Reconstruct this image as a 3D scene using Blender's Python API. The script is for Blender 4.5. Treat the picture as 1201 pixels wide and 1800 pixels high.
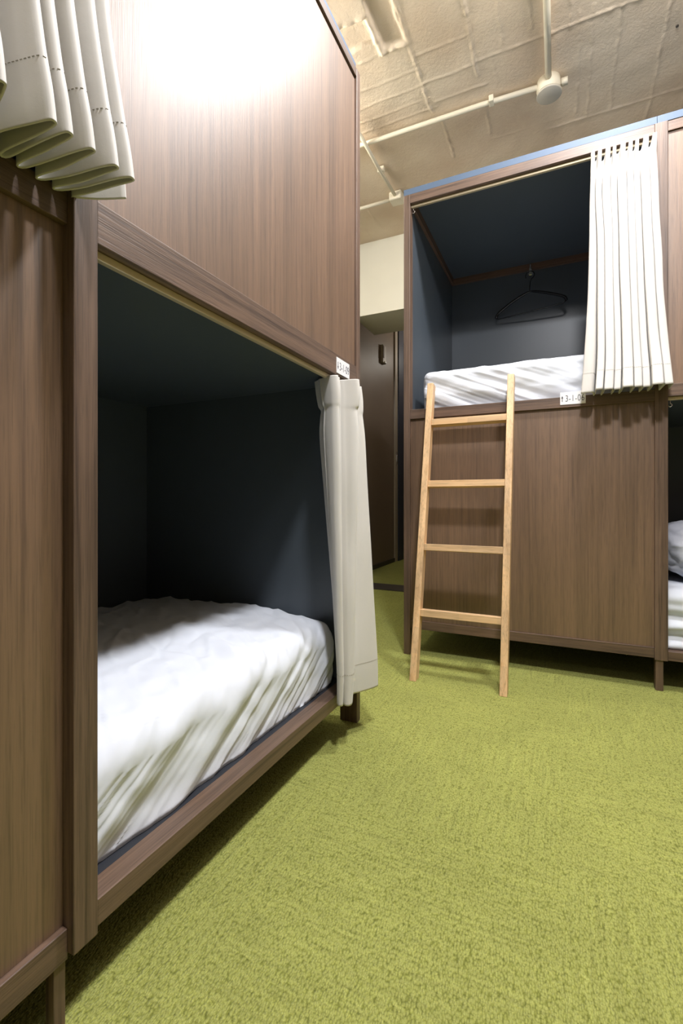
import bpy, math, random
import numpy as np
from mathutils import Vector, noise
random.seed(7)
for o in list(bpy.data.objects): bpy.data.objects.remove(o)
C = bpy.context.scene.collection
scene = bpy.context.scene

# ---------------------------------------------------------------- camera, lights, exposure
cam_d = bpy.data.cameras.new('camera'); cam = bpy.data.objects.new('camera', cam_d); C.objects.link(cam)
cam_d.sensor_fit = 'HORIZONTAL'; cam_d.sensor_width = 24.0
cam_d.lens = 824.3/1201*24.0
cam_d.shift_y = -22.4/1201
cam_d.clip_start = .02
cam.location = (0, 0, .72); cam.rotation_euler = (math.pi/2, 0, .4421)
scene.camera = cam
vs = scene.view_settings
vs.view_transform = 'Standard'; vs.look = 'None'; vs.gamma = 1.0; vs.use_curve_mapping = False
vs.exposure = 0.38
w = bpy.data.worlds.new('world'); scene.world = w; w.use_nodes = True
w.node_tree.nodes['Background'].inputs[0].default_value = (.9, .95, 1, 1)
w.node_tree.nodes['Background'].inputs[1].default_value = .02

def lamp(name, loc, power, size, col=(1, .985, .96), spread=math.pi, aim=None):
    d = bpy.data.lights.new(name, 'AREA'); d.shape = 'DISK'; d.size = size; d.energy = power
    d.color = col; d.spread = spread
    o = bpy.data.objects.new(name, d); C.objects.link(o); o.location = loc
    if aim is not None:
        o.rotation_euler = (Vector(aim)-Vector(loc)).to_track_quat('-Z', 'Y').to_euler()
    return o
def point_light(loc, power, radius, col=(1, .985, .96)):
    d = bpy.data.lights.new('bulb_and_fill', 'POINT'); d.energy = power; d.shadow_soft_size = radius; d.color = col
    o = bpy.data.objects.new('bulb_and_fill', d); C.objects.link(o); o.location = loc; return o
for loc, k in (((.12, .50, 2.64), 1.0), ((.24, 1.62, 2.78), .78), ((.6, -1.5, 2.66), .11)):  # last entry is a weak fill light added behind the camera
    lamp('lamp_and_fill', loc, 30*k, .20, (.92, .94, 1))
    point_light((loc[0], loc[1], loc[2]-.06), 32*k, .09, (.98, .95, .94))
point_light((-1.42, 1.98, 2.68), 20, .09, (1, .97, .93))
point_light((-1.25, 5.7, 2.5), 6, .08, (1, .93, .82))  # added fill light that lifts the dark passage, no known fixture

# ---------------------------------------------------------------- helpers
def new_obj(name, verts, faces, mat, parent=None, smooth=False, origin=None):
    me = bpy.data.meshes.new(name)
    off = Vector(parent.get('_o', (0, 0, 0))) if parent is not None else Vector(origin or (0, 0, 0))
    v = np.asarray(verts, dtype=float) - np.array(off)
    me.from_pydata(v.tolist(), [], [tuple(int(i) for i in f) for f in faces])
    me.update()
    if smooth: me.polygons.foreach_set('use_smooth', [True]*len(me.polygons))
    if mat: me.materials.append(mat)
    o = bpy.data.objects.new(name, me); C.objects.link(o)
    if parent is not None:
        o.parent = parent; OFF[o.name] = tuple(off)
    else:
        o.location = off; OFF[o.name] = tuple(off)
    return o
OFF = {}
class _P:                      # lets a part find the world position of its parent
    pass
def part(name, vf, mat, parent, smooth=False):
    off = OFF[parent.name]
    v = np.asarray(vf[0], dtype=float) - np.array(off)
    me = bpy.data.meshes.new(name); me.from_pydata(v.tolist(), [], [tuple(int(i) for i in f) for f in vf[1]]); me.update()
    if smooth: me.polygons.foreach_set('use_smooth', [True]*len(me.polygons))
    me.materials.append(mat)
    o = bpy.data.objects.new(name, me); C.objects.link(o); o.parent = parent; OFF[o.name] = off
    return o
def tag(o, label=None, cat=None, group=None, kind=None):
    if label: o['label'] = label
    if cat: o['category'] = cat
    if group: o['group'] = group
    if kind: o['kind'] = kind
    return o
def thing(name, loc, label, cat, group=None):
    o = bpy.data.objects.new(name, None); C.objects.link(o); o.location = loc; o.empty_display_size = .05
    OFF[o.name] = tuple(loc)
    return tag(o, label, cat, group)
def single(name, vf, mat, loc, label, cat, smooth=False, group=None):
    o = new_obj(name, vf[0], vf[1], mat, None, smooth, loc)
    return tag(o, label, cat, group)
def struct(name, vf, mat, smooth=False):
    o = new_obj(name, vf[0], vf[1], mat, None, smooth); o['kind'] = 'structure'; return o
def box(x0, x1, y0, y1, z0, z1):
    x0, x1 = min(x0, x1), max(x0, x1); y0, y1 = min(y0, y1), max(y0, y1); z0, z1 = min(z0, z1), max(z0, z1)
    v = [(x0,y0,z0),(x1,y0,z0),(x1,y1,z0),(x0,y1,z0),(x0,y0,z1),(x1,y0,z1),(x1,y1,z1),(x0,y1,z1)]
    f = [(0,3,2,1),(4,5,6,7),(0,1,5,4),(1,2,6,5),(2,3,7,6),(3,0,4,7)]
    return v, f
def merge(*vfs):
    V, F = [], []
    for v, f in vfs:
        n = len(V); V += [tuple(p) for p in v]; F += [tuple(i+n for i in q) for q in f]
    return V, F
def bevel(o, wd=.0012, seg=2):
    m = o.modifiers.new('bevel', 'BEVEL'); m.width = wd; m.segments = seg; m.limit_method = 'ANGLE'; return o
def tube(pts, r, n=10, closed=False, cap=True):
    pts = [Vector(p) for p in pts]; V, F = [], []; m = len(pts)
    up = Vector((0, 0, 1)); prev = None
    for i, p in enumerate(pts):
        a = pts[i-1] if i > 0 else (pts[-1] if closed else p); b = pts[i+1] if i < m-1 else (pts[0] if closed else p)
        t = (b-a).normalized()
        if prev is None:
            x = t.cross(up)
            if x.length < 1e-3: x = t.cross(Vector((1, 0, 0)))
            x.normalize()
        else:
            x = (prev - t*prev.dot(t)).normalized()
        prev = x; y = t.cross(x)
        rr = r[i] if isinstance(r, (list, tuple)) else r
        for k in range(n):
            an = 2*math.pi*k/n; V.append(tuple(p + x*math.cos(an)*rr + y*math.sin(an)*rr))
    for i in range(m if closed else m-1):
        for k in range(n):
            a = i*n+k; b = i*n+(k+1) % n; c = ((i+1) % m)*n+(k+1) % n; d = ((i+1) % m)*n+k
            F.append((a, d, c, b))
    if cap and not closed:
        F.append(tuple(range(n))); F.append(tuple((m-1)*n+k for k in reversed(range(n))))
    return V, F
def lathe(prof, c, axis='z', n=32):
    V, F = [], []
    for r, h in prof:
        for k in range(n):
            an = 2*math.pi*k/n; V.append((c[0]+r*math.cos(an), c[1]+r*math.sin(an), c[2]+h))
    for i in range(len(prof)-1):
        for k in range(n):
            F.append((i*n+k, i*n+(k+1) % n, (i+1)*n+(k+1) % n, (i+1)*n+k))
    F.append(tuple(reversed(range(n)))); F.append(tuple((len(prof)-1)*n+k for k in range(n)))
    return V, F
def catmull(pts, k=6):
    pts = [np.array(p, float) for p in pts]; out = []
    for i in range(len(pts)-1):
        p0 = pts[max(i-1, 0)]; p1 = pts[i]; p2 = pts[i+1]; p3 = pts[min(i+2, len(pts)-1)]
        for j in range(k):
            t = j/k
            out.append(.5*((2*p1)+(-p0+p2)*t+(2*p0-5*p1+4*p2-p3)*t*t+(-p0+3*p1-3*p2+p3)*t**3))
    out.append(pts[-1]); return np.array(out)
def smooth01(x): x = np.clip(x, 0, 1); return x*x*(3-2*x)

# ---------------------------------------------------------------- materials
def mat(name, col=(.5, .5, .5), rough=.5, metal=0, spec=.5):
    m = bpy.data.materials.new(name); m.use_nodes = True
    b = m.node_tree.nodes['Principled BSDF']
    b.inputs['Base Color'].default_value = (*col, 1); b.inputs['Roughness'].default_value = rough
    b.inputs['Metallic'].default_value = metal; b.inputs['Specular IOR Level'].default_value = spec
    return m
def nt(m): return m.node_tree.nodes, m.node_tree.links, m.node_tree.nodes['Principled BSDF']
def coords(N, L, scale, rot=(0, 0, 0)):
    tc = N.new('ShaderNodeTexCoord'); mp = N.new('ShaderNodeMapping')
    mp.inputs['Scale'].default_value = scale; mp.inputs['Rotation'].default_value = rot
    L.new(tc.outputs['Object'], mp.inputs['Vector']); return mp.outputs['Vector']
def noise_n(N, L, vec, scale=1, detail=4, rough=.5, dist=0):
    n = N.new('ShaderNodeTexNoise'); n.inputs['Scale'].default_value = scale; n.inputs['Detail'].default_value = detail
    n.inputs['Roughness'].default_value = rough; n.inputs['Distortion'].default_value = dist
    L.new(vec, n.inputs['Vector']); return n.outputs['Fac']
def ramp(N, L, fac, stops):
    r = N.new('ShaderNodeValToRGB'); e = r.color_ramp.elements
    while len(e) < len(stops): e.new(.5)
    for k, (p, c) in enumerate(stops):
        e[k].position = p; e[k].color = (*c, 1) if not isinstance(c, (int, float)) else (c, c, c, 1)
    L.new(fac, r.inputs['Fac']); return r.outputs['Color']
def mix(N, L, a, b, fac, mode='MULTIPLY'):
    n = N.new('ShaderNodeMix'); n.data_type = 'RGBA'; n.blend_type = mode
    if isinstance(fac, (int, float)): n.inputs[0].default_value = fac
    else: L.new(fac, n.inputs[0])
    for s, i in ((a, 6), (b, 7)):
        if isinstance(s, tuple): n.inputs[i].default_value = (*s, 1)
        else: L.new(s, n.inputs[i])
    return n.outputs[2]
def bump(N, L, b, h, strength, dist, prev=None):
    n = N.new('ShaderNodeBump'); n.inputs['Strength'].default_value = strength; n.inputs['Distance'].default_value = dist
    L.new(h, n.inputs['Height'])
    if prev: L.new(prev, n.inputs['Normal'])
    L.new(n.outputs['Normal'], b.inputs['Normal']); return n.outputs['Normal']

def wood(name, axis, light, dark, rough, fine=1.0, cath=.0, blocks=0, bstr=.25):
    m = mat(name, light, rough); N, L, b = nt(m)
    def sc(across, along): return tuple(along if a == axis else across for a in 'xyz')
    v1 = coords(N, L, sc(16, .5)); v2 = coords(N, L, sc(130*fine, 2.2)); v3 = coords(N, L, sc(520*fine, 14))
    broad = noise_n(N, L, v1, 1, 3, .55, .6); mid = noise_n(N, L, v2, 1, 4, .6, .2); pores = noise_n(N, L, v3, 1, 2, .5)
    mid_l = tuple((a*.62+c*.38) for a, c in zip(light, dark))
    col = ramp(N, L, mid, [(.30, dark), (.46, mid_l), (.68, light)])
    col = mix(N, L, col, ramp(N, L, broad, [(.3, .78), (.5, .96), (.7, 1.12)]), .9)
    col = mix(N, L, col, ramp(N, L, pores, [(.36, .62), (.47, 1.0)]), .55)
    if cath:
        vc = coords(N, L, sc(9, .9)); nn = noise_n(N, L, vc, 1, 1, .4, .4)
        mm = N.new('ShaderNodeMath'); mm.operation = 'MULTIPLY'; mm.inputs[1].default_value = 26; L.new(nn, mm.inputs[0])
        ff = N.new('ShaderNodeMath'); ff.operation = 'SINE'; L.new(mm.outputs[0], ff.inputs[0])
        col = mix(N, L, col, ramp(N, L, ff.outputs[0], [(.0, .72), (.55, 1.06)]), cath)
    if blocks:
        tc = N.new('ShaderNodeTexCoord'); mp = N.new('ShaderNodeMapping')
        mp.inputs['Scale'].default_value = tuple(blocks if a == axis else 45 for a in 'xyz')
        L.new(tc.outputs['Object'], mp.inputs['Vector'])
        fl = N.new('ShaderNodeVectorMath'); fl.operation = 'FLOOR'; L.new(mp.outputs[0], fl.inputs[0])
        wn = N.new('ShaderNodeTexWhiteNoise'); L.new(fl.outputs[0], wn.inputs['Vector'])
        col = mix(N, L, col, ramp(N, L, wn.outputs['Value'], [(0, (.84, .84, .86)), (1, (1.08, 1.05, 1.0))]), .8)
    b.inputs['Specular IOR Level'].default_value = .6
    L.new(col, b.inputs['Base Color'])
    n1 = bump(N, L, b, mid, bstr, .0006); bump(N, L, b, pores, bstr*1.4, .0006, n1)
    return m
PL, PD = (.212, .126, .073), (.118, .068, .041)
FL, FD = (.180, .114, .078), (.068, .041, .028)
M = {}
M['panel'] = wood('walnut_laminate', 'z', PL, PD, .46, 1.0, .12)
M['panel'].node_tree.nodes['Principled BSDF'].inputs['Specular IOR Level'].default_value = 1.0
M['frame_x'] = wood('stained_frame_x', 'x', FL, FD, .48, .8, .35, 2.6, .4)
M['frame_y'] = wood('stained_frame_y', 'y', FL, FD, .48, .8, .35, 2.6, .4)
M['frame_z'] = wood('stained_frame_z', 'z', FL, FD, .48, .8, .4, 0, .4)
M['dtrim_x'] = wood('dark_trim_x', 'x', (.16, .09, .055), (.08, .042, .026), .6)
M['dtrim_y'] = wood('dark_trim_y', 'y', (.16, .09, .055), (.08, .042, .026), .6)
M['pine_z'] = wood('pine_z', 'z', (.84, .58, .33), (.68, .42, .21), .45, .5, .25, 2.2, .12)
M['pine_x'] = wood('pine_x', 'x', (.84, .58, .33), (.70, .43, .21), .45, .5, .2, 7, .12)

def painted(name, col, rough, s=60, st=.15, var=.06):
    m = mat(name, col, rough); N, L, b = nt(m)
    v = coords(N, L, (1, 1, 1)); n = noise_n(N, L, v, s, 4, .6)
    big = noise_n(N, L, v, 3, 2, .5)
    L.new(mix(N, L, (*col,), ramp(N, L, big, [(.3, 1-var), (.7, 1+var)]), 1.0), b.inputs['Base Color'])
    bump(N, L, b, n, st, .001); return m
M['navy'] = painted('navy_board', (.072, .087, .102), .38, 90, .08, .03)
M['darkboard'] = painted('dark_bed_board', (.018, .021, .028), .6, 90, .08, .03)
M['blue'] = painted('blue_board_edge', (.070, .110, .175), .6, 60, .1, .04)
M['cream'] = painted('cream_wall', (.86, .83, .70), .8, 70, .2, .03)
M['corr'] = painted('corridor_panel', (.25, .19, .14), .5, 70, .1, .03)
M['corredge'] = painted('pale_jamb', (.50, .44, .36), .5)
M['black'] = painted('dark_skirting', (.05, .042, .035), .5)
M['navyjamb'] = painted('navy_jamb', (.03, .042, .075), .5)
M['track'] = mat('track_aluminium_bronze', (.66, .55, .38), .35, .35)
M['chrome'] = mat('chrome', (.85, .85, .86), .15, 1.0)
M['whiteplastic'] = mat('white_plastic', (.78, .76, .72), .4)
M['blackplastic'] = mat('black_plastic', (.012, .012, .014), .22)
M['sign'] = mat('sign_white', (.86, .86, .88), .35)
M['ink'] = mat('sign_ink', (.035, .03, .045), .5)
M['stitch'] = mat('stitch_thread', (.30, .27, .22), .9)
M['pipe'] = painted('painted_conduit', (.72, .66, .52), .55, 40, .2, .04)

def cloth(name, col, weave=900, st=.12, sheen=.2):
    m = mat(name, col, .85, 0, .25); N, L, b = nt(m)
    b.inputs['Sheen Weight'].default_value = sheen
    v = coords(N, L, (1, 1, 1)); n = noise_n(N, L, v, weave, 2, .6); n2 = noise_n(N, L, v, 30, 3, .5)
    n1 = bump(N, L, b, n, st, .0006); bump(N, L, b, n2, .12, .004, n1); return m
M['curtain'] = cloth('curtain_cloth', (.62, .60, .565), 700, .15)
M['sheet'] = cloth('white_sheet', (.72, .76, .83), 900, .1)
M['duvet'] = cloth('duvet', (.66, .68, .76), 900, .1)

def carpet():
    m = mat('green_carpet', (.30, .33, .07), .95, 0, .1); N, L, b = nt(m)
    b.inputs['Sheen Weight'].default_value = .25; b.inputs['Sheen Tint'].default_value = (.8, .85, .4, 1)
    v = coords(N, L, (1, 1, 1)); vy = coords(N, L, (1, .55, 1))
    vo = N.new('ShaderNodeTexVoronoi'); vo.inputs['Scale'].default_value = 330; L.new(vy, vo.inputs['Vector'])
    nf = noise_n(N, L, v, 420, 2, .6); nm = noise_n(N, L, v, 90, 3, .6)
    vr = coords(N, L, (7, 160, 1)); rib = noise_n(N, L, vr, 1, 2, .5, .3)
    vr2 = coords(N, L, (160, 7, 1)); rib2 = noise_n(N, L, vr2, 1, 2, .5, .3)
    # quarter-turned carpet tiles, half a metre each
    ck = N.new('ShaderNodeTexChecker'); ck.inputs['Scale'].default_value = 2.0; L.new(v, ck.inputs['Vector'])
    ribm = N.new('ShaderNodeMix'); L.new(ck.outputs['Fac'], ribm.inputs[0]); L.new(rib, ribm.inputs[2]); L.new(rib2, ribm.inputs[3])
    big = noise_n(N, L, v, 5, 3, .5)
    c = ramp(N, L, vo.outputs['Distance'], [(.15, (.415, .43, .13)), (.55, (.335, .352, .092)), (.95, (.17, .185, .035))])
    c = mix(N, L, c, ramp(N, L, ribm.outputs[0], [(.3, .82), (.5, 1.0), (.7, 1.14)]), .8)
    c = mix(N, L, c, ramp(N, L, nm, [(.3, .90), (.7, 1.09)]), .9)
    c = mix(N, L, c, ramp(N, L, big, [(.3, .93), (.7, 1.06)]), .9)
    c = mix(N, L, c, ramp(N, L, nf, [(.3, (.8, .82, .75)), (.7, (1.12, 1.12, 1.1))]), .8)
    L.new(c, b.inputs['Base Color'])
    inv = N.new('ShaderNodeMath'); inv.operation = 'SUBTRACT'; inv.inputs[0].default_value = 1; L.new(vo.outputs['Distance'], inv.inputs[1])
    n1 = bump(N, L, b, inv.outputs[0], .8, .004); n2 = bump(N, L, b, ribm.outputs[0], .5, .003, n1); bump(N, L, b, nf, .6, .002, n2)
    return m
M['carpet'] = carpet()
def ceilmat():
    m = mat('painted_concrete', (.62, .55, .42), .62, 0, .4); N, L, b = nt(m)
    v = coords(N, L, (1, 1, 1)); n = noise_n(N, L, v, 55, 5, .62, .5); n2 = noise_n(N, L, v, 260, 3, .6); big = noise_n(N, L, v, 2.4, 3, .5)
    L.new(ramp(N, L, big, [(.35, (.66, .52, .38)), (.65, (.77, .65, .50))]), b.inputs['Base Color'])
    n1 = bump(N, L, b, n, .45, .006); bump(N, L, b, n2, .35, .003, n1); return m
M['ceil'] = ceilmat()

# ---------------------------------------------------------------- room shell
struct('floor', box(-2.6, 2.6, -2.6, 6.6, -.1, 0), M['carpet'])
def ceiling():
    def axis(lo, hi, a, b, fine, coarse):
        return np.concatenate([np.arange(lo, a, coarse), np.arange(a, b, fine), np.arange(b, hi+coarse, coarse)])
    xs = axis(-2.6, 2.6, -1.7, .95, .0065, .1); ys = axis(-2.6, 6.6, 1.45, 3.62, .0065, .1)
    Xg, Yg = np.meshgrid(xs, ys)
    H = np.zeros_like(Xg)
    wob = np.array([[noise.noise((x*9, y*9, 1.3)) for x in xs] for y in ys])
    wob2 = np.array([[noise.noise((x*38, y*38, 7.3)) for x in xs] for y in ys])
    def ridge(x0, y0, x1, y1, wd, h, off=0):
        dx, dy = x1-x0, y1-y0; L2 = dx*dx+dy*dy; t = np.clip(((Xg-x0)*dx+(Yg-y0)*dy)/L2, 0, 1)
        d = np.hypot(Xg-x0-t*dx + (wob*.010 if abs(dy) > abs(dx) else 0), Yg-y0-t*dy + (wob*.010 if abs(dx) >= abs(dy) else 0))
        return h*np.exp(-(d/wd)**2)*(.75+.9*wob2)
    def step(mask, h): return h*mask
    # formwork seams along Y and along X
    for x, y0, y1, h in ((-.655, 1.45, 2.56, .010), (-.39, 1.45, 2.44, .009), (-.26, 1.6, 2.35, .005), (-.31, 2.37, 2.52, .006), (.03, 1.6, 2.37, .006),
                         (.12, 2.3, 2.95, .006), (.065, 2.3, 2.9, .005), (.23, 2.3, 2.95, .006), (.42, 1.5, 3.2, .007), (.58, 1.9, 3.3, .004), (-.13, 1.5, 2.3, .004),
                         (-.385, 2.6, 2.85, .010), (-.62, 2.62, 2.95, .010), (-1.3, 3.1, 3.62, .006), (-1.42, 3.2, 3.62, .005)):
        H -= ridge(x, y0, x, y1, .006, h)
    for y, x0, x1, h in ((2.365, -.655, -.39, .009), (2.355, -.39, .7, .008), (2.20, -.655, -.4, .006), (2.12, -1.1, -.66, .006), (2.27, -1.15, -.66, .005),
                         (2.37, -1.2, -.66, .006), (2.46, -1.2, -.64, .005), (2.50, -.62, -.36, .007), (2.53, -1.2, -.62, .005), (2.96, -.15, .9, .008), (2.90, -.4, 0, .004)):
        H -= ridge(x0, y, x1, y, .005, h)
    # chipped patches near the left bunk: two shallow pockets with rough raised rims
    def pocket(x0, x1, y0, y1, dep):
        e = .02*wob
        m = smooth01((Xg-x0+e)/.012)*smooth01((x1-Xg+e)/.012)*smooth01((Yg-y0+e)/.012)*smooth01((y1-Yg+e)/.012)
        return dep*m
    H *= .62
    H += pocket(-1.05, -.80, 1.93, 2.06, .016) + pocket(-.775, -.67, 1.86, 2.10, .018) + pocket(-.57, -.52, 1.78, 1.93, .012)
    for a in ((-1.05, 1.915, -.80, 1.925), (-.795, 1.92, -.785, 2.11), (-.785, 2.115, -.68, 2.125), (-.545, 1.70, -.51, 1.85), (-.51, 1.82, -.49, 1.87)):
        H -= ridge(*a, .014, .009)
    H += -.003*wob
    H[Yg > 3.6] = 0
    Z = 2.86 + H
    ny, nx = Xg.shape
    V = np.stack([Xg.ravel(), Yg.ravel(), Z.ravel()], 1)
    idx = np.arange(nx*ny).reshape(ny, nx)
    F = np.stack([idx[:-1, :-1].ravel(), idx[1:, :-1].ravel(), idx[1:, 1:].ravel(), idx[:-1, 1:].ravel()], 1)
    return struct('ceiling', (V, F), M['ceil'], True)
ceiling()
struct('wall_left', box(-1.72, -1.60, -2.6, 3.63, 0, 2.875), M['cream'])
struct('wall_front', box(-1.60, 2.5, -2.6, -2.5, 0, 2.875), M['corr'])
struct('wall_right', box(2.4, 2.5, -2.5, 4.1, 0, 2.875), M['corr'])
# back wall: deep lintel over the passage and solid wall behind the right bunk
struct('wall_back', merge(box(-1.60, -.92, 3.63, 4.10, 2.257, 2.875), box(-.92, 2.4, 3.63, 4.10, 0, 2.875)), M['cream'])
struct('wall_corridor_left', merge(box(-1.87, -1.765, 3.64, 5.14, .0, 2.86)), M['corr'])
struct('wall_corridor_back', box(-2.4, -.6, 6.2, 6.3, 0, 2.86), M['corr'])
struct('wall_corridor_right', box(-.70, -.60, 4.10, 6.2, 0, 2.86), M['corr'])
struct('wall_corridor_side', box(-2.5, -2.4, 5.3, 6.3, 0, 2.86), M['corr'])
struct('baseboard_corridor', box(-1.765, -1.752, 4.11, 5.14, 0, .045), M['black'])
struct('trim_threshold', box(-1.60, -.92, 3.50, 3.74, 0, .006), M['black'])
jamb = struct('door_jamb', box(-1.775, -1.748, 5.14, 5.23, 0, 2.86), M['corredge'])
jamb.name = 'trim_jamb'
struct('trim_door_edge', box(-1.80, -1.735, 5.232, 5.41, 0, 2.86), M['navyjamb'])
strike = single('strike_plate', merge(box(-1.748, -1.744, 5.165, 5.205, 1.12, 1.27), box(-1.744, -1.740, 5.178, 5.192, 1.155, 1.235)), M['chrome'], (-1.746, 5.18, 1.12),
       'small metal strike plate on the pale jamb edge in the passage', 'strike plate')
sp = thing('wall_switch_box', (-1.765, 4.75, 2.2), 'small dark wall box high on the brown corridor panel', 'wall box')
bevel(part('housing', box(-1.765, -1.735, 4.70, 4.80, 2.18, 2.37), M['corredge'], sp), .004)
part('recess_cover', box(-1.735, -1.731, 4.705, 4.730, 2.23, 2.36), M['dtrim_y'], sp)
bevel(part('pull_tab', box(-1.735, -1.727, 4.74, 4.785, 2.185, 2.20), M['whiteplastic'], sp), .002)

# ---------------------------------------------------------------- bunks
class Frame:
    def __init__(s, side, front): s.side, s.f = side, front
    def b(s, s0, s1, d0, d1, z0, z1):
        if s.side == 'L': return box(s.f-d1, s.f-d0, s0, s1, z0, z1)
        return box(s0, s1, s.f+d0, s.f+d1, z0, z1)
def build_bunk(root, fr, posts, rails, opens, zt, depth, inner, T):
    al = M['frame_y'] if fr.side == 'L' else M['frame_x']
    dt = M['dtrim_y'] if fr.side == 'L' else M['dtrim_x']; dx = M['dtrim_x'] if fr.side == 'L' else M['dtrim_y']
    for (a, b, d0, d1, z0, z1) in posts: bevel(part('post', fr.b(a, b, d0, d1, z0, z1), M['frame_z'], root), .0016)
    for (a, b, d0, d1, z0, z1) in T['legs']: bevel(part('leg', fr.b(a, b, d0, d1, z0, z1), M['frame_z'], root))
    for nm, a, b, d0, d1, z0, z1 in rails: bevel(part(nm, fr.b(a, b, d0, d1, z0, z1), al, root))
    for a, b, d0, d1, z0, z1 in T['panels']: bevel(part('front_panel', fr.b(a, b, d0, d1, z0, z1), M['panel'], root), .0006)
    s0, s1 = inner
    part('base_board', fr.b(s0, s1, .041, depth, T['zb0'], T['zb1']), M['darkboard'], root)
    part('upper_deck', fr.b(s0, s1, .041, depth, T['zc0'], T['zc1']), M['navy'], root)
    part('roof_board', fr.b(T['roof'][0], T['roof'][1], T['roofd'], depth+.02, T['roofz'][0], T['roofz'][1]), M['blue'], root)
    part('inner_ceiling', fr.b(s0, s1, .041, depth, zt-.012, zt-.001), M['navy'], root)
    part('back_panel', fr.b(s0-.02, s1+.02, depth, depth+.02, T['zb0'], zt), M['navy'], root)
    part('end_panel', fr.b(s0-.022, s0, .03, depth, T['zb0'], zt), M['navy'], root)
    part('end_panel', fr.b(s1, s1+.022, .03, depth, T['zb0'], zt), M['navy'], root)
    # wooden cleats round the top of the upper berth
    z1 = zt-.012; z0 = z1-.036
    part('ceiling_cleat', fr.b(s0, s1, depth-.020, depth, z0, z1), dt, root)
    part('ceiling_cleat', fr.b(s0, s0+.014, .045, depth-.020, z0, z1), dx, root)
    part('ceiling_cleat', fr.b(s1-.014, s1, .045, depth-.020, z0, z1), dx, root)
    for (a, b, z) in opens:
        if fr.side == 'L': p = lambda s, d, zz: (fr.f-d, s, zz)
        else: p = lambda s, d, zz: (s, fr.f+d, zz)
        bevel(part('curtain_track', fr.b(a, b, .018, .030, z-.012, z), M['track'], root), .0015)
        x = a+.010
        pts = [p(x, .024, z-.008), p(x, .024, z-.018)] + [p(x+.006*math.sin(t), .024, z-.024-.006*(1-math.cos(t))) for t in np.linspace(0, 4.4, 9)]
        part('curtain_hook', tube(pts, .0016, 8), M['chrome'], root, True)

# left bunk: face at x = -0.600, runs along y
FL_ = -.600
lb = thing('capsule_bunk', (-1.05, .43, 0), 'tall walnut-brown double-deck sleeping bunk filling the left side, lower berth open with white bedding', 'bunk bed')
fl = Frame('L', FL_)
build_bunk(lb, fl,
    posts=[(-.585, -.55, 0, .045, 0, 2.105), (.419, .456, 0, .045, .100, 2.105), (1.383, 1.410, 0, .060, 0, 2.105)],
    rails=[('bottom_rail', -.55, .419, .012, .052, .092, .134), ('bottom_rail', .456, 1.383, .001, .041, .110, .148),
           ('middle_rail', -.55, .419, .012, .041, 1.096, 1.140), ('middle_rail', .456, 1.383, .001, .041, 1.085, 1.146),
           ('top_rail', -.55, .419, .006, .041, 2.068, 2.105), ('top_rail', .456, 1.383, .001, .041, 2.078, 2.105)],
    opens=[(-.55, .419, 2.068), (.456, 1.383, 1.085)], zt=2.105, depth=.90, inner=(-.545, 1.356),
    T=dict(legs=[(.402, .4185, .016, .034, 0, .092)], zb0=.112, zb1=.146, zc0=1.086, zc1=1.13,
           panels=[(-.55, .419, .022, .034, .134, 1.096), (.456, 1.383, .008, .020, 1.146, 2.078)],
           roof=(-.585, 1.383), roofd=.004, roofz=(2.105, 2.122)))
# right bunk: face at y = 2.100, runs along x
rb = thing('capsule_bunk', (.33, 2.55, 0), 'walnut-brown double-deck sleeping bunk with the ladder leaning on it, upper berth open', 'bunk bed')
frr = Frame('R', 2.100)
build_bunk(rb, frr,
    posts=[(-.673, -.643, 0, .045, 0, 2.133), (.311, .353, -.001, .045, .115, 2.133), (1.30, 1.335, 0, .045, 0, 2.133)],
    rails=[('bottom_rail', -.643, .311, .004, .044, .121, .160), ('bottom_rail', .353, 1.30, .001, .041, .118, .152),
           ('middle_rail', -.643, .311, .001, .041, 1.091, 1.1345), ('middle_rail', .353, 1.30, .003, .041, 1.104, 1.150),
           ('top_rail', -.643, .311, .001, .041, 2.092, 2.133), ('top_rail', .353, 1.30, .003, .041, 2.095, 2.133)],
    opens=[(-.643, .311, 2.092), (.353, 1.30, 1.104)], zt=2.133, depth=.92, inner=(-.645, 1.31),
    T=dict(legs=[(.314, .339, .004, .04, 0, .118)], zb0=.122, zb1=.150, zc0=1.105, zc1=1.13,
           panels=[(-.643, .311, .012, .024, .160, 1.091), (.353, 1.30, .010, .022, 1.150, 2.095)],
           roof=(-.673, .318), roofd=.001, roofz=(2.133, 2.160)))
part('roof_board', box(.3195, 1.335, 2.101, 3.04, 2.133, 2.160), M['blue'], rb)

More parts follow.
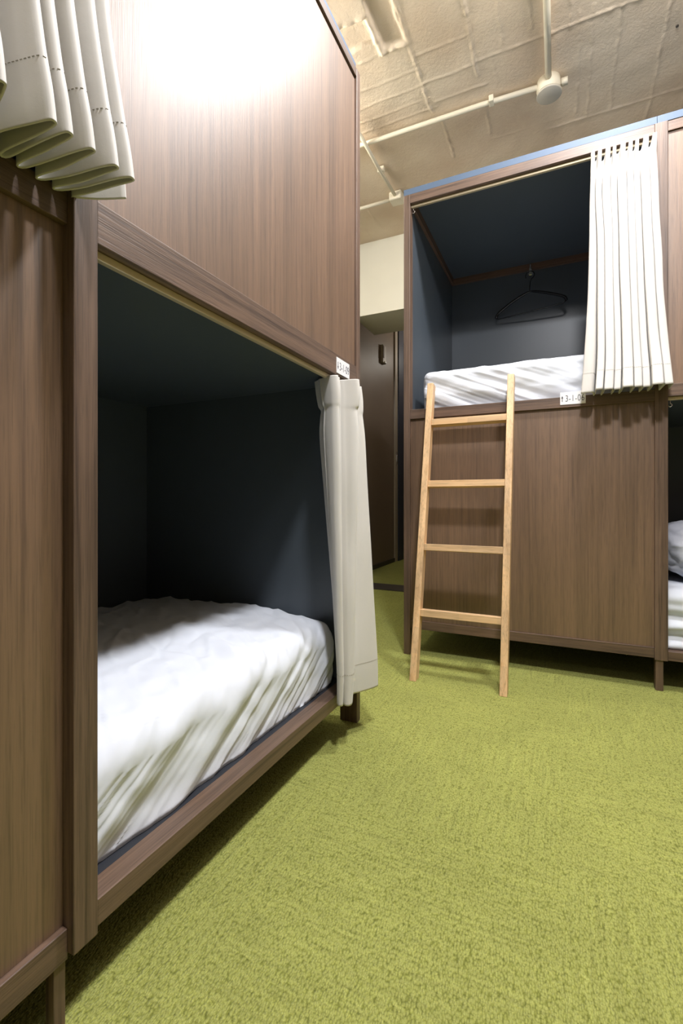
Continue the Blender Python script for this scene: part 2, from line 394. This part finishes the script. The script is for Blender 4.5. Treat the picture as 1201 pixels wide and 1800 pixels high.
# number signs
def text_mesh(s, size, sx):
    cu = bpy.data.curves.new('t', 'FONT'); cu.body = s; cu.size = size; cu.extrude = .0002; cu.offset = -.0004; cu.space_character = 1.05
    o = bpy.data.objects.new('t', cu); C.objects.link(o)
    me = bpy.data.meshes.new_from_object(o.evaluated_get(bpy.context.evaluated_depsgraph_get()))
    V = [(v.co.x*sx, v.co.y, v.co.z) for v in me.vertices]; F = [tuple(p.vertices) for p in me.polygons]
    bpy.data.objects.remove(o); return V, F
def sign(root, to_w, wd, ht, txt, up, lab):
    # to_w(a, b, out): a along the sign, b up, out towards the room
    def pr(V): return [to_w(*v) for v in V]
    v, f = box(0, wd, 0, ht, .0, .002); pl = bevel(part('number_sign', (pr(v), f), M['sign'], root), .0005); pl['label'] = lab
    y0, y1 = ht*.24, ht*.72; xm = wd*.085; r = wd*.012; hw = wd*.040
    tipy, base = (y1, y1-(y1-y0)*.42) if up else (y0, y0+(y1-y0)*.42); tail = y0 if up else y1
    shaft = [(xm-r, tail, .0022), (xm+r, tail, .0022), (xm+r, base, .0022), (xm-r, base, .0022)]
    head = [(xm-hw, base, .0022), (xm+hw, base, .0022), (xm, tipy, .0022)]
    q = [(x, y, z+.0004) for x, y, z in shaft+head]
    V = shaft+head+q; F = [(0,1,2,3), (4,5,6), (10,9,8,7), (13,12,11)] + [(i, (i+1) % 4, 7+(i+1) % 4, 7+i) for i in range(4)] + [(4+i, 4+(i+1) % 3, 11+(i+1) % 3, 11+i) for i in range(3)]
    part('arrow', (pr(V), F), M['ink'], pl)
    tv, tf = text_mesh(txt, ht*.74, .80)
    mx = max(v[0] for v in tv); mn = min(v[0] for v in tv); k = wd*.735/(mx-mn)
    tv = [(wd*.215+(x-mn)*k, ht*.24+y, .0022+z) for x, y, z in tv]
    part('lettering', (pr(tv), tf), M['ink'], pl)
sign(rb, lambda a, b, c: (-.012+a, 2.101-c, 1.102+b), .092, .050, '3-1-06', True, 'white number sign with up arrow reading 3-1-06')
sign(lb, lambda a, b, c: (-.601+c, 1.234+a, 1.091+b), .089, .046, '3-1-09', False, 'white number sign with down arrow')

# coat hook and hanger in the upper right berth
hk = part('coat_hook', merge(box(-.184, -.170, 2.996, 3.001, 2.05, 2.095),
     tube([(-.177, 2.998, 2.088), (-.177, 2.984, 2.098), (-.177, 2.975, 2.106)], .004, 8),
     tube([(-.190, 2.998, 2.056), (-.190, 2.980, 2.046), (-.190, 2.965, 2.052), (-.190, 2.960, 2.062)], .003, 8),
     tube([(-.164, 2.998, 2.056), (-.164, 2.980, 2.046), (-.164, 2.965, 2.052), (-.164, 2.960, 2.062)], .003, 8),
     box(-.194, -.160, 2.990, 3.0, 2.052, 2.060)), M['chrome'], rb, False)
hk['label'] = 'chrome coat hook'
hg = thing('clothes_hanger', (-.175, 2.93, 1.83), 'black plastic clothes hanger hanging inside the open upper berth', 'hanger')
c0 = Vector((-.177, 2.94, 1.925)); ux = Vector((.985, -.17, .02)).normalized(); 
def hp(a, b): return tuple(c0 + ux*a + Vector((0, 0, b)))
loop = [hp(.024*math.cos(t), .100+.024*math.sin(t)) for t in np.linspace(-1.2, 3.6, 16)]
part('hook', tube([hp(0, 0), hp(0, .03), hp(.003, .062)]+loop, .0024, 8), M['blackplastic'], hg, True)
arm = catmull([hp(-.195, -.105), hp(-.18, -.078), hp(-.10, -.030), hp(-.03, -.002), hp(0, .004), hp(.03, -.002), hp(.10, -.030), hp(.18, -.070), hp(.195, -.095)], 6)
rr = [.008-.003*math.exp(-((i-len(arm)/2)/6)**2) for i in range(len(arm))]
part('shoulder_bar', tube(arm, rr, 10), M['blackplastic'], hg, True)
part('trouser_bar', tube([hp(-.195, -.105), hp(-.18, -.112), hp(0, -.112), hp(.18, -.106), hp(.195, -.095)], .0035, 8), M['blackplastic'], hg, True)

# ---------------------------------------------------------------- mattresses
def mattress(x0, x1, y0, y1, z0, ztop, fold, nx=160, ny=160, rad=.05, bulge=.008):
    """rounded slab with a fitted sheet; fold(p, n) gives the outward push of the cloth at a point"""
    zc0 = z0; z0 = z0-rad*.85
    cx, cy, cz = (x0+x1)/2, (y0+y1)/2, (z0+ztop)/2; hx, hy, hz = (x1-x0)/2, (y1-y0)/2, (ztop-z0)/2
    r = min(rad, hz*.98)
    def grid(axis, sgn, n1, n2):
        V = []; h = [hx, hy, hz]; a1, a2 = [k for k in range(3) if k != axis]
        def prm(n, hh):
            k = max(8, n//14); e = hh-r
            t = np.linspace(-1, 1, n-2*k) * e
            lo = -hh + r*(1-np.cos(np.linspace(0, math.pi/2, k, endpoint=False)))*1.0
            return np.concatenate([lo, t, -lo[::-1]])
        A, B = prm(n1, h[a1]), prm(n2, h[a2]); m1, m2 = len(A), len(B)
        for i in range(m1):
            for j in range(m2):
                p = [0, 0, 0]; p[axis] = sgn*h[axis]; p[a1] = A[i]; p[a2] = B[j]
                core = [max(-(h[q]-r), min(h[q]-r, p[q])) for q in range(3)]
                d = Vector([p[q]-core[q] for q in range(3)])
                nrm = d.normalized(); q = Vector(core)+nrm*r
                w_ = Vector((cx, cy, cz))+q
                w_ = w_ + nrm*fold(w_, nrm)
                V.append((w_.x, w_.y, max(w_.z, zc0+.0005)))
        flip = (sgn > 0) == (axis != 1)
        F = []
        for i in range(m1-1):
            for j in range(m2-1):
                a = i*m2+j; b = a+m2; c = b+1; d = a+1
                F.append((a, b, c, d) if flip else (a, d, c, b))
        return V, F
    return merge(grid(2, 1, nx, ny), grid(2, -1, 20, 20), grid(0, 1, ny, 70), grid(0, -1, 40, 20), grid(1, 1, 60, 40), grid(1, -1, nx, 60))
def rdg(x): return 1-abs(2*(x-math.floor(x))-1)          # triangle 0..1
def fbm(x, y, z, o=3): return noise.fractal((x, y, z), .9, 2.0, o)
def crease(x, y, seed, sh=2.2):
    n = noise.noise((x, y, seed)); return max(0, 1-abs(n)*sh*2)**2

def fold_left(p, n):
    y, z, x = p.y, p.z, p.x
    side = max(0, n.x); top = max(0, n.z)
    # slanting drag folds down the long side
    s = (y*1.0 - (z-.16)*1.5)
    nn = noise.noise((s*13, z*1.5, 2.1)); n2 = noise.noise((s*31, z*3, 5.7))
    f = side*(.009*nn + .0035*n2 + 0.002*crease(s*17, z*1.3, 4.1, 2.8) - .0015*crease(s*29+5, z*2, 7.7, 2.8)) + side*.010*max(0, noise.noise((y*9, 3.3, 1)))*smooth01((z-.24)/.06)
    f += side*(-.006*max(0, (.24-z)/.1)*1.0)                          # tucked in towards the bottom
    # top: crowned, long soft wrinkles fanning away from the near side, creases
    q = (x+1.5)/.85
    fan = y + (x+.7)*.55
    crown = .020*(1-((x+1.08)/.42)**2)
    f += top*(crown + .004*noise.noise((x*5, y*3, .5)) + .006*crease(fan*5, x*2.2-y*.5, 3.3) + .004*crease(fan*11+3, x*4, 8.1) - .003*crease(fan*16, x*5, 4.4))
    f += top*.006*noise.noise((x*14+y*6, y*9, 6.6))*smooth01((y-.75)/.3)
    f += .003*noise.noise((x*24, y*24, z*24))
    return f
mt = single('mattress', mattress(-1.495, -.648, -.50, 1.352, .147, .338, fold_left, 190, 300, .060), M['sheet'], (-1.08, .43, .147),
       'white wrinkled mattress sheet in the lower berth of the left bunk', 'mattress', True)

def fold_rt(p, n):
    x, z = p.x, p.z; side = max(0, -n.y)
    s = (x + (z-1.14)*2.3)
    amp = smooth01((.0-x)/.25)*.8+.2
    f = side*amp*(.016*noise.noise((s*13, z*2.0, 1.7)) + .004*crease(s*19, z*2, 2.2, 2.6) + .006*noise.noise((s*26, z*4, 3)))
    f += side*.004*noise.noise((x*7, z*22, 5)) - side*.012*max(0, (1.20-z)/.06)
    f += max(0, n.z)*(.006*noise.noise((x*4, p.y*4, 2)))
    f += .002*noise.noise((x*22, p.y*22, z*22))
    return f
single('mattress', mattress(-.597, 1.29, 2.145, 3.0, 1.131, 1.318, fold_rt, 260, 60, .035), M['sheet'], (.35, 2.57, 1.131),
       'white mattress with slanting folds in the upper berth behind the ladder tops', 'mattress', True)
def fold_rl(p, n):
    x, z = p.x, p.z; side = max(0, -n.y)
    return side*(.014*math.sin(z*75+x*6+2*noise.noise((x*6, z*6, 1)))*smooth01((.32-z)/.05) + .006*noise.noise((x*12, z*25, 2))) + .003*noise.noise((x*20, p.y*20, z*20)) + max(0, n.z)*.006*noise.noise((x*5, p.y*5, 1))
single('mattress', mattress(-.59, 1.29, 2.150, 2.99, .151, .375, fold_rl, 260, 60, .04), M['sheet'], (.35, 2.57, .151),
       'white mattress in the lower berth of the right bunk, partly cut by the frame edge', 'mattress', True)
def pillow():
    V, F = [], []; nu, nv = 120, 60; c = Vector((.72, 2.50, .505)); h = (.36, .27, .130)
    for j in range(nv+1):
        ph = -math.pi/2+math.pi*j/nv
        for i in range(nu):
            th = 2*math.pi*i/nu
            def sp_(a, e): return math.copysign(abs(a)**e, a)
            x = sp_(math.cos(ph), .6)*sp_(math.cos(th), .55); y = sp_(math.cos(ph), .6)*sp_(math.sin(th), .55); z = sp_(math.sin(ph), .8)
            p = Vector((x*h[0], y*h[1], z*h[2])); n = p.normalized()
            d = .022*noise.noise((p.x*9, p.y*9, p.z*9+3)) + .010*crease(p.x*8, p.z*12+p.y*6, 1.0)*.6 - .007*crease(p.z*18+p.x*4, p.y*5, 5) + .004*noise.noise(tuple(p*40))
            q = c+p+n*d; V.append((q.x, q.y, max(q.z, .380)))
    for j in range(nv):
        for i in range(nu):
            F.append((j*nu+i, j*nu+(i+1) % nu, (j+1)*nu+(i+1) % nu, (j+1)*nu+i))
    return V, F
single('folded_duvet', pillow(), M['duvet'], (.72, 2.5, .38), 'rumpled white duvet heaped on the lower berth at the right edge', 'duvet', True)

# ---------------------------------------------------------------- curtains
def loft(plans, k=5, nz=None):
    """plans: list of (z, [(x, y, dz), ...]) from top to bottom with equal point counts; smooth in both directions"""
    rows = [catmull([(x, y, z+dz) for x, y, dz in pts], k) for z, pts in plans]
    R = np.array(rows); out = catmull([r.ravel() for r in R], nz or 10).reshape(-1, R.shape[1], 3)
    return out
def sheet(G, jit=.0006, seed=0):
    nr, nc, _ = G.shape; G = G.copy()
    for i in range(nr):
        for j in range(nc):
            x, y, z = G[i, j]; d = jit*4*noise.noise((x*14+seed, y*14, z*5)); G[i, j, 0] += d; G[i, j, 1] -= d
    V = G.reshape(-1, 3); F = [(i*nc+j, i*nc+j+1, (i+1)*nc+j+1, (i+1)*nc+j) for i in range(nr-1) for j in range(nc-1)]
    return (V, F), G
def stitches(G, zrow, side, step=.0055, ln=.0032):
    """row of short thread dashes that follow the cloth at a height"""
    nr, nc, _ = G.shape; pts = []
    for j in range(nc):
        zz = G[:, j, 2]; i = int(np.argmin(abs(zz-zrow))); pts.append(G[i, j])
    pts = np.array(pts); seg = np.linalg.norm(np.diff(pts, axis=0), axis=1); L = np.concatenate([[0], np.cumsum(seg)])
    out = []
    for s in np.arange(0, L[-1]-ln, step):
        a = np.array([np.interp(s, L, pts[:, q]) for q in range(3)]); b = np.array([np.interp(s+ln, L, pts[:, q]) for q in range(3)])
        t = (b-a)/(np.linalg.norm(b-a)+1e-9); nrm = np.array([t[1], -t[0], 0])
        for sg in (1, -1):
            out.append(tube([tuple(a+nrm*.0016*sg), tuple(b+nrm*.0016*sg)], .0005, 4))
    return merge(*out)
def curtain(name, loc, G, label, stz, seed, hooks):
    r = thing(name, loc, label, 'curtain')
    vf, G = sheet(G, .0008, seed)
    d = part('drape', vf, M['curtain'], r, True)
    so = d.modifiers.new('thick', 'SOLIDIFY'); so.thickness = .0022; so.offset = 0
    st = part('hem_stitching', stitches(G, stz, 1), M['stitch'], r); st['label'] = 'fine dotted stitch line above the hem'
    for h in hooks:
        part('glider', tube([h, (h[0], h[1], h[2]-.012), (h[0], h[1], h[2]-.022)], .0022, 6), M['whiteplastic'], r, True)
    return r

def pleats(n, s0, s1, back, front, fw=.55, start_back=True):
    """box pleat plan: list of (s, d) with n folds; d = distance from the face, positive into the room"""
    out = []; p = (s1-s0)/n
    for i in range(n):
        a = s0+i*p; g = p*(1-fw)
        out += [(a, back), (a+g*.35, back-.001), (a+g*.15, (back+front)/2), (a+g*.22, front-.004), (a+g*.6, front), (a+p*.80, front+.001), (a+p*.93, front-.004), (a+p*.97, (back+front)/2)]
    out += [(s1, back)]
    return out
# A: right bunk upper berth (drawn to the right post)
WR = [.9, 1.15, .8, 1.25, .95, .85, 1.2, 1.0]
def plan_right(z, xL, xR, back, front, flat_w, fw, scal=0, flatd=.0):
    # one flat leading edge, then eight box pleats of slightly uneven width
    pts = [(xL, 2.1-flatd, -scal*.4), (xL+flat_w*.4, 2.1-flatd-.008, 0), (xL+flat_w*.8, 2.1-flatd-.004, 0), (xL+flat_w*.97, 2.1-flatd*.6, 0)]
    s0 = xL+flat_w; tot = sum(WR); W_ = xR-s0
    for i, wr in enumerate(WR):
        p = wr/tot*W_; g = p*(1-fw); f = front*(.86+.14*math.sin(i*2.1+1)); b_ = back
        sag = -scal*(1+.3*math.sin(i*1.3))
        for q, d, dz in ((0, b_, sag), (g*.5, b_-.001, sag), (g*.72, (b_+f)/2, sag*.5), (g*.8, f-.005, 0), (g+p*fw*.12, f, 0), (g+p*fw*.75, f+.001, 0), (g+p*fw*.95, f-.005, 0), (g+p*fw*1.0, (b_+f)/2, sag*.5)):
            pts.append((s0+q, 2.1-d, dz))
        s0 += p
    pts.append((xR, 2.1-back, -scal))
    return z, pts
GR = loft([plan_right(2.088, .098, .316, -.016, .020, .014, .34, .022, .010),
           plan_right(2.055, .098, .315, -.016, .020, .014, .38, .016, .010),
           plan_right(2.015, .097, .314, -.010, .012, .014, .40, .006, .008),
           plan_right(1.985, .097, .314, -.006, .022, .015, .66, 0, .010),
           plan_right(1.90, .096, .317, -.006, .030, .018, .84, 0, .018),
           plan_right(1.75, .093, .323, -.004, .038, .024, .86, 0, .026),
           plan_right(1.50, .086, .333, .000, .052, .032, .86, 0, .036),
           plan_right(1.28, .074, .345, .006, .080, .040, .84, 0, .052),
           plan_right(1.128, .062, .352, .010, .120, .044, .80, 0, .066)], 3, 12)
curtain('privacy_curtain', (.2, 2.07, 1.13), GR, 'off-white pleated curtain gathered at the right side of the open upper berth', 1.20, 3,
        [(x, 2.124, 2.086) for x in np.linspace(.104, .308, 9)])

# B: left bunk upper berth, near (only its lower end is in view)
def plan_near(z, e, s1, ysh=0):
    # tips (room side) and roots (bunk side); e = how far the tips stand out
    tips = [.155, .182, .212, .243, .276, .326, .345, .373, .405, .428]; out = []
    roots = [.150, .172, .200, .230, .262, .304, .335, .354, .377, .399, .418]
    yc = .43
    def Y(y): return yc+(y-yc)*s1
    base = -.604
    for i, t in enumerate(tips):
        r = roots[i]
        out += [(base, Y(r)-.004, 0), (base+.002, Y(r)+.004, 0), (base+e*.5, Y((r+t)/2)+.000, 0), (base+e*.93, Y(t)-.005, 0), (base+e, Y(t), 0), (base+e*.93, Y(t)+.004, 0), (base+e*.5, Y((roots[i+1]+t)/2)+.002, 0)]
    out += [(base+.004, Y(.418), 0), (base+.010, Y(.424), 0), (base+e*.30, Y(.436), 0), (base+e*.62, Y(.452), 0)]
    return z, out
GN = loft([plan_near(2.05, .030, .80), plan_near(1.98, .026, .80), plan_near(1.80, .032, .85), plan_near(1.55, .042, .92),
           plan_near(1.38, .056, .97), plan_near(1.24, .082, 1.0), plan_near(1.17, .098, 1.0), plan_near(1.130, .105, 1.0)], 4, 12)
curtain('privacy_curtain', (-.57, .3, 1.13), GN, 'off-white pleated curtain hanging at top left with its folded hem in view', 1.205, 11,
        [(-.624, y, 2.055) for y in np.linspace(.2, .41, 7)])

# C: left bunk lower berth, drawn to the far post
def plan_low(z, pts, dz=0): return z, [(x, y, 0) for x, y in pts]
top = [(-.683,1.252),(-.660,1.235),(-.639,1.221),(-.620,1.212),(-.605,1.207),(-.592,1.209),(-.588,1.216),(-.600,1.222),(-.655,1.226),(-.602,1.231),(-.594,1.236),(-.606,1.243),(-.672,1.252),
       (-.607,1.264),(-.590,1.269),(-.568,1.272),(-.553,1.279),(-.558,1.292),(-.600,1.305),(-.640,1.318),(-.620,1.335),(-.595,1.352),(-.580,1.364),(-.584,1.376),(-.605,1.380),(-.625,1.378)]
bot = [(-.592,1.240),(-.590,1.228),(-.588,1.214),(-.582,1.203),(-.575,1.197),(-.568,1.199),(-.568,1.208),(-.576,1.217),(-.592,1.226),(-.590,1.232),(-.580,1.226),(-.574,1.219),(-.566,1.211),
       (-.557,1.206),(-.549,1.209),(-.546,1.220),(-.552,1.240),(-.567,1.272),(-.570,1.288),(-.560,1.304),(-.550,1.322),(-.540,1.342),(-.530,1.366),(-.528,1.382),(-.545,1.396),(-.572,1.402)]
def lerp(a, b, t): return [tuple(p*(1-t)+q*t for p, q in zip(u_, v_)) for u_, v_ in zip(a, b)]
def pinch(P, k):     # the sewn pleats close up below the heading
    return [((x+.600)*(1-k*.5)-.600+.004, (y-1.29)*(1-k*.06)+1.29) for x, y in P]
def pl(z, k=0):
    return plan_low(z, pinch(lerp(top, bot, min(1, max(0, (1.05-z)/.915))), k))
GC = loft([plan_low(1.076, top), pl(1.035), pl(1.000, .10), pl(.985, .30), pl(.960, .18), pl(.90), pl(.75), pl(.55), pl(.35), pl(.22), plan_low(.135, bot)], 5, 10)
curtain('privacy_curtain', (-.58, 1.28, .12), GC, 'narrow off-white curtain drawn to the far post of the open lower berth', .225, 21,
        [(-.624, y, 1.082) for y in (1.215, 1.245, 1.28, 1.32, 1.365)])

# ---------------------------------------------------------------- ladder
ld = thing('wooden_ladder', (-.37, 1.82, 0), 'light pine four-rung ladder leaning against the right bunk', 'ladder')
SL = .226
def yf(z): return 1.797+SL*z*.985     # front face of the rails
def rail(x0, x1, x0t, x1t, zt):
    dp = .044
    V = [(x0, yf(0), 0), (x1, yf(0), 0), (x1, yf(0)+dp, 0), (x0, yf(0)+dp, 0), (x0t, yf(zt), zt+.004), (x1t, yf(zt), zt+.004), (x1t, yf(zt)+dp, zt-.004), (x0t, yf(zt)+dp, zt-.004)]
    return V, box(0, 1, 0, 1, 0, 1)[1]
bevel(part('side_rail', rail(-.5535, -.5265, -.5535, -.5265, 1.238), M['pine_z'], ld), .002)
bevel(part('side_rail', rail(-.212, -.185, -.212, -.185, 1.240), M['pine_z'], ld), .002)
for zc in (1.060, .787, .521, .259):
    y = yf(zc); t = .0135
    V = [(-.5265, y+.002, zc-t), (-.212, y+.002, zc-t), (-.212, y+.042, zc-t-.006), (-.5265, y+.042, zc-t-.006),
         (-.5265, y+.005, zc+t), (-.212, y+.005, zc+t), (-.212, y+.044, zc+t-.004), (-.5265, y+.044, zc+t-.004)]
    bevel(part('rung', (V, box(0, 1, 0, 1, 0, 1)[1]), M['pine_x'], ld), .0015)

# ---------------------------------------------------------------- ceiling conduits
zc_ = 2.833
def saddle(x, y, along):
    a, b = (.012, .022) if along == 'x' else (.022, .012)
    return box(x-a, x+a, y-b, y+b, zc_-.014, zc_+.02)
c1 = thing('conduit_pipe', (-.6, 2.585, 2.8), 'cream painted conduit crossing the ceiling from the left bunk to the round box', 'pipe')
part('tube', tube([(-1.59, 2.575, zc_), (-1.1, 2.580, zc_), (-.4, 2.592, zc_), (-.12, 2.606, zc_)], .013, 12), M['pipe'], c1, True)
bevel(part('pipe_clip', saddle(-.345, 2.59, 'x'), M['pipe'], c1), .003)
c2 = thing('conduit_pipe', (-.06, 1.4, 2.8), 'cream painted conduit running along the ceiling into the round box from the near side', 'pipe')
part('tube', tube([(-.062, -1.2, zc_), (-.062, 1.4, zc_), (-.064, 2.2, zc_), (-.068, 2.56, zc_)], .015, 12), M['pipe'], c2, True)
jb = thing('junction_box', (-.068, 2.63, 2.8), 'round junction box with a flat grey disc cover where two ceiling conduits meet', 'junction box')
part('housing', merge(lathe([(.055, .075), (.058, .03), (.050, .018), (.048, .012)], (-.068, 2.62, 2.785), n=28), box(-.01, .02, 2.60, 2.625, 2.81, 2.835)), M['pipe'], jb, True)
cv = part('cover', lathe([(.058, .012), (.060, .008), (.060, .002), (.057, .0)], (-.066, 2.62, 2.783), n=36), painted('cover_grey', (.50, .46, .38), .5, 60, .1), jb, True)
c3 = thing('conduit_pipe', (-1.06, 2.8, 2.8), 'cream painted conduit beside the far end of the left bunk, running to a small box', 'pipe')
part('tube', tube([(-1.055, 2.36, zc_-.022), (-1.055, 2.75, zc_-.022), (-1.06, 2.82, zc_-.010), (-1.055, 3.10, zc_-.008)], .011, 10), M['pipe'], c3, True)
bevel(part('pipe_clip', saddle(-1.058, 2.83, 'y'), M['pipe'], c3), .003)
bevel(part('end_box', box(-1.10, -1.01, 3.09, 3.18, 2.80, 2.858), M['pipe'], c3), .010, 3)
part('branch_tube', tube([(-1.10, 3.14, zc_), (-1.58, 3.14, zc_)], .012, 10), M['pipe'], c3, True)
for (x, y, lab) in ((.465, 2.565, 'small dark screw hole in the ceiling near the top right edge'),):
    single('ceiling_hole_plug', lathe([(.006, .002), (.006, -.002), (.003, -.003)], (x, y, 2.858), n=12), M['black'], (x, y, 2.858), lab, 'plug')
for o in bpy.data.objects:
    if '_o' in o.keys(): del o['_o']
